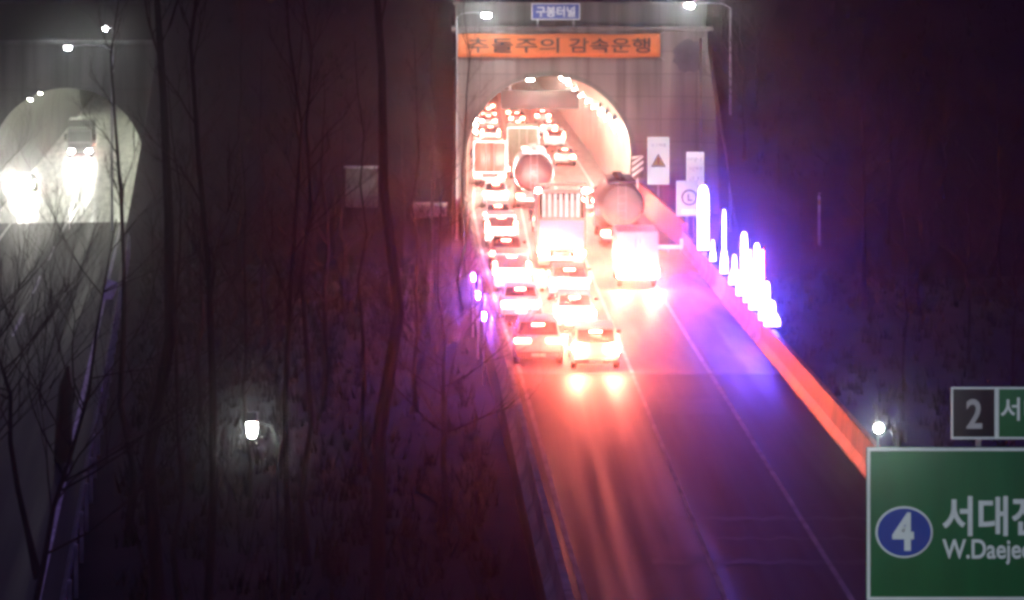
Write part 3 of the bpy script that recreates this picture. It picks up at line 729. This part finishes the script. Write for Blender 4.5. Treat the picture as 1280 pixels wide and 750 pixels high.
# ------------------------------------------------------------------ signs
r = thing('name_sign', 'small blue tunnel name sign on top of the lit portal', 'sign', Pt(695, 15, 160.6))
r.location.z = 13.15; r.location.x = 5.05
bm = B(); box(bm, -1.62, 1.62, -.1, 0, -.55, .55, .02); obj('panel', bm, M['sign_blue'], r)
bm = B(); frame_ring(bm, -1.62, 1.62, -.55, .55, .06, -.115, -.1005); obj('border', bm, M['sign_white'], r, smooth=False)
lettering('구봉터널', -1.3, 1.3, -.36, .36, -.108, M['sign_white'], r, .02)
bm = B()
for x in (-1.2, 1.2): box(bm, x - .05, x + .05, .0, .3, -1.0, .3)
obj('bracket', bm, M['steel'], r, smooth=False)
r = thing('banner', 'long orange banner with dark lettering hung above the tunnel arch', 'banner', (0, 159.7, 0))
bm = B(); nx = 40; x0, x1, z0, z1 = -1.55, 11.95, 10.12, 11.66
vv = [[bm.verts.new((x0 + (x1 - x0) * i / nx, .05 * math.sin(i * .9) - .03, z0 + (z1 - z0) * j / 4 + .03 * math.sin(i * .35))) for i in range(nx + 1)] for j in range(5)]
for j in range(4):
    for i in range(nx): bm.faces.new((vv[j][i], vv[j][i + 1], vv[j + 1][i + 1], vv[j + 1][i]))
cl = obj('cloth', bm, M['banner'], r); cl.modifiers.new('thick', 'SOLIDIFY').thickness = .015
lettering('추돌주의', -.85, 5.25, 10.42, 11.4, -.1, M['sign_black'], r, .01)
lettering('감속운행', 5.9, 11.3, 10.42, 11.4, -.1, M['sign_black'], r, .01)
bm = B()
for x in (x0, x1): tube(bm, [(x, 0, z1), (x + (-.3 if x < 0 else .3), .1, z1 + .15)], .02, 6); tube(bm, [(x, 0, z0), (x + (-.3 if x < 0 else .3), .1, z0 - .15)], .02, 6)
obj('tie', bm, M['steel'], r)
# roadside signs right of the arch
p = Pt(823, 201, 150)
r = thing('warning_sign', 'tall white warning sign with a triangle, right of the tunnel arch', 'sign', (p.x, 150, p.z))
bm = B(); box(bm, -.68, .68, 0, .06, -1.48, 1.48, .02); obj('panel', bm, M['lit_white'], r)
bm = B(); 
tri = lambda k, y0, y1: prism(bm, [(-.5 * k, -.42 * k + .02), (.5 * k, -.42 * k + .02), (0, .48 * k + .02)], y0, y1)
tri(1, -.012, 0.001); obj('triangle', bm, M['sign_grey'], r, smooth=False)
bm = B(); tri(.74, -.022, -.0125); obj('triangle_face', bm, M['sign_yellow'], r, smooth=False)
bm = B(); box(bm, -.05, .05, -.03, -.0225, -.12, .2); disc(bm, 0, -.2, .06, .06, -.03, -.0225, 12); obj('symbol', bm, M['sign_red'], r, smooth=False)
lettering('사고위험', -.5, .5, .82, 1.12, -.006, M['sign_grey'], r, .01)
bm = B(); box(bm, -.06, .06, .062, .16, -4.6, 1.3); obj('post', bm, M['steel'], r, smooth=False)
p = Pt(869, 211, 140)
r = thing('text_sign', 'white text sign with three grey lines, behind the round sign', 'sign', (p.x, 140, p.z))
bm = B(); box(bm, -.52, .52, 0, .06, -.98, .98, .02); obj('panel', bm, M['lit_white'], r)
for z, t in ((.36, '터널내'), (-.2, '차로변경'), (-.76, '금지')): lettering(t, -.4, .4, z, z + .36, -.006, M['sign_grey'], r, .004)
bm = B(); box(bm, -.06, .06, .062, .16, -5.2, .9); obj('post', bm, M['steel'], r, smooth=False)
p = Pt(859, 248, 136)
r = thing('round_sign', 'pale sign with a grey ring and bent arrow, lowest of the right signs', 'sign', (p.x, 136, p.z))
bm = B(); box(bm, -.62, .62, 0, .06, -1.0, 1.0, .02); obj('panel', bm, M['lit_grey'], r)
bm = B(); disc(bm, .12, .05, .46, .46, -.014, .001); obj('ring', bm, M['dark'], r, smooth=False)
bm = B(); disc(bm, .12, .05, .36, .36, -.024, -.0145); obj('disc_face', bm, M['sign_white'], r, smooth=False)
bm = B(); box(bm, 0.02, .1, -.034, -.0245, -.15, .25); box(bm, .1, .3, -.034, -.0245, -.15, -.07); obj('arrow', bm, M['dark'], r, smooth=False)
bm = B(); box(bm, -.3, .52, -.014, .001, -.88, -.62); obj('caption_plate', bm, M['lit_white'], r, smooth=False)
bm = B(); box(bm, -.06, .06, .062, .16, -4.2, .9); obj('post', bm, M['steel'], r, smooth=False)
p = Pt(797, 208, 158)
r = thing('hazard_board', 'small black and white diagonal striped board at the right edge of the arch', 'hazard board', (p.x, 158, p.z))
bm = B(); box(bm, -.4, .4, 0, .05, -.75, .75, .01); obj('panel', bm, M['sign_black'], r)
bm = B()
for k in range(-2, 4):
    z = -.75 + k * .4
    pts = [(-.37, z), (.37, z + .55), (.37, z + .75), (-.37, z + .2)]
    pts = [(x, max(-.72, min(.72, zz))) for x, zz in pts]
    if max(q[1] for q in pts) - min(q[1] for q in pts) > .1 and pts[0][1] != pts[3][1]: prism(bm, pts, -.012, .001)
obj('stripes', bm, M['sign_white'], r, smooth=False)
bm = B(); box(bm, -.05, .05, .052, .15, -3.6, .6); obj('post', bm, M['steel'], r, smooth=False)

# big direction sign over the right lanes
YS = 42.0
def S(px, py): q = Pt(px, py, YS); return q.x, q.z
r = thing('direction_sign', 'large green direction sign with white border, blue route oval and white lettering', 'sign', (0, YS, 0))
x0, z1 = S(1083, 559); x1 = x0 + 5.6; z0 = 3.2
bm = B(); box(bm, x0, x1, 0, .08, z0, z1, .03); obj('panel', bm, M['sign_green'], r)
bm = B(); frame_ring(bm, x0 + .01, x1 - .01, z0 + .01, z1 - .01, .055, -.012, -.0005); obj('border', bm, M['sign_white'], r, smooth=False)
cx_, cz_ = S(1130, 665); rx_, rz_ = .5, .45
bm = B(); disc(bm, cx_, cz_, rx_, rz_, -.012, -.0004, 40); obj('oval_border', bm, M['sign_white'], r, smooth=False)
bm = B(); disc(bm, cx_, cz_, rx_ - .035, rz_ - .035, -.022, -.0125, 40); obj('route_oval', bm, M['sign_blue'], r, smooth=False)
a = S(1115, 688); b = S(1142, 640); lettering('4', a[0], b[0], a[1], b[1], -.026, M['sign_white'], r, .03)
a = S(1178, 670); b = S(1303, 620); lettering('서대전', a[0], b[0], a[1], b[1], -.006, M['sign_white'], r, .022)
a = S(1178, 706); b = S(1304, 674); lettering('W.Daejeon', a[0], b[0], a[1], b[1], -.006, M['sign_white'], r, .018)
bm = B(); tube(bm, [(x0 + .3, .3, 5.6), (14.2, .3, 5.6)], .16, 14); tube(bm, [(x0 + .3, .3, 4.2), (14.2, .3, 4.2)], .12, 14); obj('gantry_arm', bm, M['steel'], r)
bm = B(); tube(bm, [(14.2, .3, -2), (14.2, .3, 9.5)], [.25, .2], 16); obj('mast', bm, M['steel'], r)
r = thing('exit_sign', 'narrow sign above the green one with black 2 panel beside green panel', 'sign', (0, YS + .02, 0))
x0, z1 = S(1189, 484); xm = S(1245, 0)[0]; z0 = S(0, 549)[1]; x1 = x0 + 2.9
bm = B(); box(bm, x0, xm, 0, .06, z0, z1, .01); obj('number_panel', bm, M['sign_black'], r)
bm = B(); box(bm, xm + .003, x1, 0, .06, z0, z1, .01); obj('green_panel', bm, M['sign_green'], r)
bm = B(); frame_ring(bm, x0, xm + .015, z0, z1, .035, -.012, -.0005); frame_ring(bm, xm + .017, x1, z0, z1, .035, -.012, -.0005); obj('border', bm, M['sign_white'], r, smooth=False)
a = S(1208, 536); b = S(1228, 499); lettering('2', a[0], b[0], a[1], b[1], -.006, M['sign_grey'], r, .02)
a = S(1251, 526); b = S(1275, 497); lettering('서', a[0], b[0], a[1], b[1], -.006, M['sign_white'], r, .015)
a = S(1281, 526); b = S(1345, 497); lettering('대전', a[0], b[0], a[1], b[1], -.006, M['sign_white'], r, .015)
bm = B()
for x in (x0 + .5, x1 - .5): box(bm, x - .04, x + .04, .07, .15, z0 - 1.2, z1 - .1)
obj('bracket', bm, M['steel'], r, smooth=False)
p = Pt(1098, 535, YS)
r = thing('floodlight', 'small blazing white floodlight on the top left corner of the green sign', 'floodlight', p)
bm = B(); tube(bm, [(0, .12, 0), (0, .0, 0), (0, -.03, 0)], [.07, .12, .13], 16); obj('housing', bm, M['dark'], r)
bm = B(); tube(bm, [(0, -.031, 0), (0, -.05, 0)], [.07, .055], 16); obj('lens', bm, M['street'], r)
bm = B(); tube(bm, [(0, .06, -.06), (0, .06, -.34)], .02, 8); obj('bracket', bm, M['steel'], r)

# ------------------------------------------------------------------ street lamps
def street_lamp(label, px, py, Y, pole_px, zbase, power, aim=(0, 0, -1), deg=150, col=(.9, 1, .97), head_r=.2, pr=.09, up=.25):
    p = Pt(px, py, Y); X = (pole_px - 600) * Y / F
    r = thing('street_lamp', label, 'street lamp', (X, Y, zbase))
    h = p.z - zbase; dx = p.x - X
    bm = B(); tube(bm, [(0, 0, 0), (0, 0, .5), (0, 0, h - .1), (dx * .2, 0, h + up * .7)], [pr * 1.4, pr, pr * .7, pr * .55], 12); obj('pole', bm, M['dark'] if py > 400 else M['steel'], r)
    bm = B(); tube(bm, [(dx * .2, 0, h + up * .7), (dx * .6, 0, h + up), (dx, 0, h + .12)], [pr * .5, pr * .45, pr * .4], 10); obj('arm', bm, M['dark'] if py > 400 else M['steel'], r)
    bm = B(); sx = head_r; 
    loft(bm, [[(dx - sx * 1.6, y, .13 + h), (dx + sx * 1.6, y, .13 + h), (dx + sx * 1.3, y, .26 + h), (dx - sx * 1.3, y, .26 + h)] for y in (-sx, sx)]); obj('lamp_head', bm, M['dark'], r)
    bm = B(); n = 12
    loft(bm, [[(dx + sx * 1.4 * k * math.cos(2 * PI * q / n), sx * .95 * k * math.sin(2 * PI * q / n), z + h) for q in range(n)] for k, z in ((1, .128), (.97, .05), (.75, -.03), (.3, -.06))]); obj('lens', bm, M['street_dim' if py > 400 else 'street_near' if px < 200 else 'street'], r)
    spot('lamp_light', r, (dx, 0, h - .12), power, deg, col, aim, .5, .12)
    return r
street_lamp('street lamp at the left edge of the lit portal roof', 608, 20, 156, 571, -1.9, 60, (.1, .3, -1), 165, (1, .93, .93))
street_lamp('tall street lamp with long arm right of the lit portal', 862, 8, 155, 913, -1.0, 60, (-.15, .3, -1), 165, (.96, .94, 1))
street_lamp('bright street lamp above the left tunnel arch', 85, 61, 158, 140, -1.4, 30, (.1, .25, -1), 150, (.75, 1, .98), .15)
street_lamp('small faint street lamp high above the left tunnel', 132, 37, 164, 141, 9, 10, (0, .2, -1), 150, (.75, .95, 1), .1, .05)
street_lamp('isolated street lamp among the dark trees near the captionless lower left', 315, 541, 30, 347, -1.9, 4600, (10.8, 12, -2.0), 36, (.8, 1, .95), .045, .025, .12)['label'] = 'isolated street lamp burning among the dark trunks low between the carriageways'  # beam added here and turned sideways to brighten the green sign

# ------------------------------------------------------------------ LED warning lights, their glare streaks built as tall panels
def led_streak(px, topY, Y, w, m, label, group=None):
    X = 11.35; p = Pt(px, topY, Y); zb = 1.0
    r = thing('led_glare_streak', label, 'warning light', (X, Y, zb), 0, group)
    h = max(.5, p.z - zb)
    bm = B(); box(bm, -.14, .14, -.1, .1, 0, .1, .02); obj('base', bm, M['dark'], r)
    bm = B(); tube(bm, [(0, .1, .1), (0, .1, h)], .04, 8); obj('pole', bm, M['steel'], r)
    bm = B(); box(bm, -w - .02, w + .02, -.05, .05, .12, h * .9, .02); obj('housing', bm, M['dark'], r)
    k = 1 if w > .25 else .62
    bm = B(); loft(bm, [[(-q, -.075, z), (q, -.075, z), (q, -.053, z), (-q, -.053, z)] for q, z in ((w * k, .15), (w * k, h * .8), (w * k * .8, h * .95), (w * k * .4, h))]); obj('streak_panel', bm, M[m], r, smooth=False)  # panel drawn out to the height of the lights' smeared glare
    if k < 1:
        hb = min(h * .55, .95 + .25 * (px * .37 % 1))
        bm = B(); loft(bm, [[(-q, -.1, z), (q, -.1, z), (q, -.078, z), (-q, -.078, z)] for q, z in ((w * 1.5, .13), (w * 1.45, hb * .6), (w * .9, hb))]); obj('streak_base', bm, M[m], r, smooth=False)
    return r
def yb(px): return 11.35 * F / (px - 600)
LP = [(879, 232, .27, 'led_white', 'widest and tallest white light streak, beside the round sign'),
      (891, 300, .09, 'led_white', 'short light streak between the widest streak and the thin tall streak'),
      (905, 262, .11, 'led_white', 'thin tall white light streak second along the barrier row'),
      (918, 318, .17, 'led_blue', 'low blue light streak after the thin tall streak'),
      (930, 290, .22, 'led_white', 'thick white light streak in the middle of the blue glare'),
      (938, 312, .2, 'led_blue', 'blue light streak pressed against the thick white streak'),
      (946, 304, .21, 'led_white', 'white light streak next to the red tinged one'),
      (953, 312, .06, 'led_red', 'thin red tinged light streak near the end of the row'),
      (958, 352, .2, 'led_white', 'low light streak where the row nears its end'),
      (965, 376, .2, 'led_white', 'lowest light streak ending the row nearest the red barrier')]
for px, ty, w, m, lab in LP: led_streak(px, ty, yb(px), w, m, lab, 'light streaks on the right barrier')
for i, (px, py, Y) in enumerate(((588, 366, 112), (603, 392, 105), (626, 416, 98))):
    p = Pt(px, py, Y); x = lx(Y) - .75
    r = thing('delineator', ('violet delineator light farthest up the median barrier', 'violet delineator light in the middle of the median row', 'violet delineator light nearest along the median barrier')[i], 'delineator', (x, Y, -1.9), 0, 'violet lights behind the median barrier')
    bm = B(); tube(bm, [(0, 0, 0), (0, 0, 3.0)], .045, 8); obj('post', bm, M['steel'], r)
    bm = B(); tube(bm, [(0, -.06, 2.7), (0, -.06, 2.95)], .045, 8); obj('light_tube', bm, M['led_violet'], r)
p = Pt(1024, 275, 142)
r = thing('marker_post', 'lone pale marker post on the dark slope right of the blue lights', 'post', (p.x, 142, -1.5))
bm = B(); box(bm, -.07, .07, -.04, .04, 0, 4.0, .01); obj('post_body', bm, M['sign_white'], r)
bm = B(); box(bm, -.06, .06, -.05, -.041, 3.3, 3.6); obj('reflector', bm, M['sign_yellow'], r, smooth=False)

# ------------------------------------------------------------------ bare trees
def tree_mesh(seed, h, r0, spread, n_main, lean=0, low=.28):
    rg = random.Random(seed); tb = B(); cb = B()
    pts = [Vector((0, 0, 0))]; k = 9
    for i in range(1, k + 1):
        pts.append(Vector((lean * h * (i / k) ** 1.4 + rg.uniform(-.012, .012) * h, rg.uniform(-.012, .012) * h, h * i / k)))
    rad = [r0 * (1 - .88 * (i / k) ** .85) * (1.35 if i == 0 else 1) for i in range(k + 1)]
    tube(tb, pts, rad, 9)
    def at(t):
        f = t * k; i = min(k - 1, int(f)); return pts[i].lerp(pts[i + 1], f - i), rad[i] + (rad[i + 1] - rad[i]) * (f - i)
    def limb(p, d, L, r, lev):
        q = [p]; dd = d.copy(); m = 4
        for i in range(m):
            dd = (dd + Vector((rg.uniform(-.2, .2), rg.uniform(-.2, .2), rg.uniform(-.06, .2)))).normalized()
            q.append(q[-1] + dd * L / m)
        tube(cb, q, [r * (1 - .2 * i) for i in range(m + 1)], 5 if lev < 2 else 3, False)
        if lev < 3:
            nb = (5, 4, 3)[lev]
            for j in range(nb):
                t = rg.uniform(.25, 1); i = min(m - 1, int(t * m)); pp = q[i].lerp(q[i + 1], t * m - i)
                u = (dd + Vector((rg.uniform(-1, 1), rg.uniform(-1, 1), rg.uniform(-.3, .8))) * .8).normalized()
                limb(pp, u, L * rg.uniform(.4, .62), r * .45, lev + 1)
    for j in range(n_main):
        t = rg.uniform(low, .98); p, r = at(t); a = rg.uniform(0, 2 * PI); up = rg.uniform(.35, 1.0) + (1.0 if low > .4 else 0)
        limb(p, Vector((math.cos(a), math.sin(a), up)).normalized(), h * spread * (1.15 - t * .7) * rg.uniform(.8, 1.2), max(.012, r * .5), 0)
    return tb, cb
TP = []
def tree_proto(seed, h, r0, spread, n, lean=0, low=.28):
    root = thing('bare_tree', None, None)
    tb, cb = tree_mesh(seed, h, r0, spread, n, lean, low)
    obj('trunk', tb, M['bark'], root); obj('crown', cb, M['twig'], root)
    TP.append([root, False])
for s, h, r0, sp, n in ((1, 16, .1, .12, 12), (2, 13, .12, .3, 18), (3, 11, .11, .34, 18), (4, 18, .17, .13, 10), (5, 9, .08, .42, 16), (6, 12, .1, .26, 18)): tree_proto(s, h, r0, sp, n, 0, .5 if s in (1, 4) else .28)
def put_tree(i, x, y, z, label, group=None, rz=None, sc_=1.0, sxy=None):
    e = TP[i]; o = e[0] if not e[1] else copy_tree(e[0]); e[1] = True
    o.location = (x, y, z); o.rotation_euler = (rnd.uniform(-.02, .02), rnd.uniform(-.02, .02), rnd.uniform(0, 6.28) if rz is None else rz)
    o.scale = (sxy or sc_, sxy or sc_, sc_)
    tag(o, label, 'tree', group)
    return o
near = [(196, 46, 3, 1.15, 'thick dark trunk crossing in front of the left tunnel wall'),
        (276, 44, 0, 1.2, 'slim dark trunk right of the thick one, between the carriageways'),
        (352, 50, 0, 1.05, 'slim dark trunk standing beside the isolated street lamp pole'),
        (484, 47, 3, 1.2, 'thick dark trunk in the middle of the dark median, left of the queue'),
        (585, 118, 0, 1.0, 'tree whose dark stem covers the left end of the orange banner')]
for px, Y, i, s, lab in near[:4]: put_tree(i, (px - 600) * Y / F, Y, -2, lab, None, None, s)
put_tree(0, -.95, 119, -2, near[4][4], None, 1.0, 1.05)
G1 = 'bare trees between the carriageways'
for px, Y in ((160, 70), (225, 62), (250, 88), (310, 75), (330, 105), (385, 66), (405, 95), (430, 118), (455, 80), (520, 92), (540, 126), (505, 140), (370, 130), (300, 138), (420, 142), (240, 128), (555, 70)):
    put_tree(rnd.choice((0, 0, 3, 5, 0, 2)), (px - 600) * Y / F, Y, -2, 'dark bare tree in the strip of woodland between the two carriageways', G1, None, rnd.uniform(.85, 1.2))
for px, Y, lab in ((8, 40, 'bare sapling at the left picture edge with branches across the left tunnel'), (48, 52, 'leaning bare sapling whose twigs cross the glowing left tunnel mouth'), (-30, 38, 'bare tree mostly outside the left picture edge, fanning thin branches in')):
    o = put_tree(4, (px - 600) * Y / F, Y, 1.2, lab, None, rnd.uniform(0, 6), 1.0); o.rotation_euler.y = R(16)
G2 = 'bare trees on the hillside above the tunnels'
for k in range(46):
    x = rnd.uniform(-62, 62); y = rnd.uniform(166, 205)
    if -2 < x < 15.5 and y < 168: y += 4
    put_tree(rnd.choice((1, 2, 4, 5)), x, y, hill_z(x, y) - .3, 'dim bare tree on the dark hillside above the tunnel portals', G2, None, rnd.uniform(.8, 1.25))
G3 = 'bare trees on the slope right of the road'
for px, Y in ((930, 150), (945, 156), (975, 148), (1000, 135), (1045, 150), (1080, 120), (1110, 142), (1150, 118), (1180, 146), (1210, 105), (1250, 135), (1265, 98), (1130, 96), (905, 163)):
    x = (px - 600) * Y / F
    put_tree(rnd.choice((1, 2, 4, 5)), x, Y, max(hill_z(x, Y), -2) - .2, 'dim bare tree on the dark slope right of the blue lights', G3, None, rnd.uniform(.75, 1.15))
r = put_tree(4, Pt(80, 478, 80).x, 80, -2, 'stub'); 
# broken stump on the left verge
bpy.data.objects.remove(r.children[1]); bpy.data.objects.remove(r.children[0]); bpy.data.objects.remove(r)
p = Pt(80, 478, 78)
r = thing('tree_stump', 'thick dark broken trunk with slanted top beside the left carriageway', 'tree stump', (p.x, 78, -2.2))
bm = B(); tube(bm, [(0, 0, 0), (-.03, 0, 1.2), (.02, 0, 2.6), (.05, 0, 3.4), (.14, 0, 4.1)], [.36, .3, .27, .22, .04], 12); obj('trunk', bm, M['bark'], r)
bm = B(); tube(bm, [(.1, 0, 2.4), (.3, .05, 3.0), (.35, .05, 3.7)], [.07, .05, .02], 6); obj('branch', bm, M['bark'], r)

# dry brush: one uncountable ground cover
bm = B()
def tuft(x, y, z, s):
    for _ in range(7):
        a = rnd.uniform(0, 6.28); l = s * rnd.uniform(.5, 1.2); w = .02 + .02 * s
        d = Vector((math.cos(a) * .5, math.sin(a) * .5, 1)).normalized() * l; u = Vector((-math.sin(a), math.cos(a), 0)) * w
        b0 = Vector((x + rnd.uniform(-.2, .2), y + rnd.uniform(-.2, .2), z))
        bm.faces.new([bm.verts.new(v) for v in (b0 - u, b0 + u, b0 + d)])
for _ in range(3200):
    y = rnd.uniform(50, 150); x = rnd.uniform(-20, lx(y) - 1.2)
    c_x = -28.3 + (165 - y) * .129 + 5.5
    if x < c_x: continue
    tuft(x, y, gz(x, y) - .05 if y < 146 else hill_z(x, y), rnd.uniform(.4, 1.1))
for _ in range(2600):
    x = rnd.uniform(-45, 50); y = rnd.uniform(148, 185)
    if -1.8 < x < 15.4 and y < 163 or lp0 - .5 < x < lp1 + .5 and y < 168: continue
    tuft(x, y, hill_z(x, y) - .1, rnd.uniform(.5, 1.3))
for _ in range(1200):
    y = rnd.uniform(60, 142); x = rnd.uniform(12.3, 34); tuft(x, y, max(gz(x, y), hill_z(x, y)) - .05, rnd.uniform(.4, 1.1))
tag(obj('dry_brush', bm, M['brush'], smooth=False), 'dry winter brush covering the verges and slopes', 'undergrowth', kind='stuff')

# ------------------------------------------------------------------ haze volume added to stand for lens bloom
if HAZE:
    bm = B(); box(bm, -230, 250, -30, 480, -4.5, 90)
    hm = bpy.data.materials.new('bloom_haze'); hm.use_nodes = True; n = hm.node_tree; n.nodes.clear()
    out = n.nodes.new('ShaderNodeOutputMaterial'); pv = n.nodes.new('ShaderNodeVolumePrincipled')
    pv.inputs['Color'].default_value = (.95, .95, .97, 1); pv.inputs['Density'].default_value = HAZE; pv.inputs['Anisotropy'].default_value = .978
    n.links.new(pv.outputs[0], out.inputs['Volume'])
    tag(obj('haze', bm, hm, smooth=False), 'thin haze added to spread bloom round the lamps', 'haze', kind='stuff')
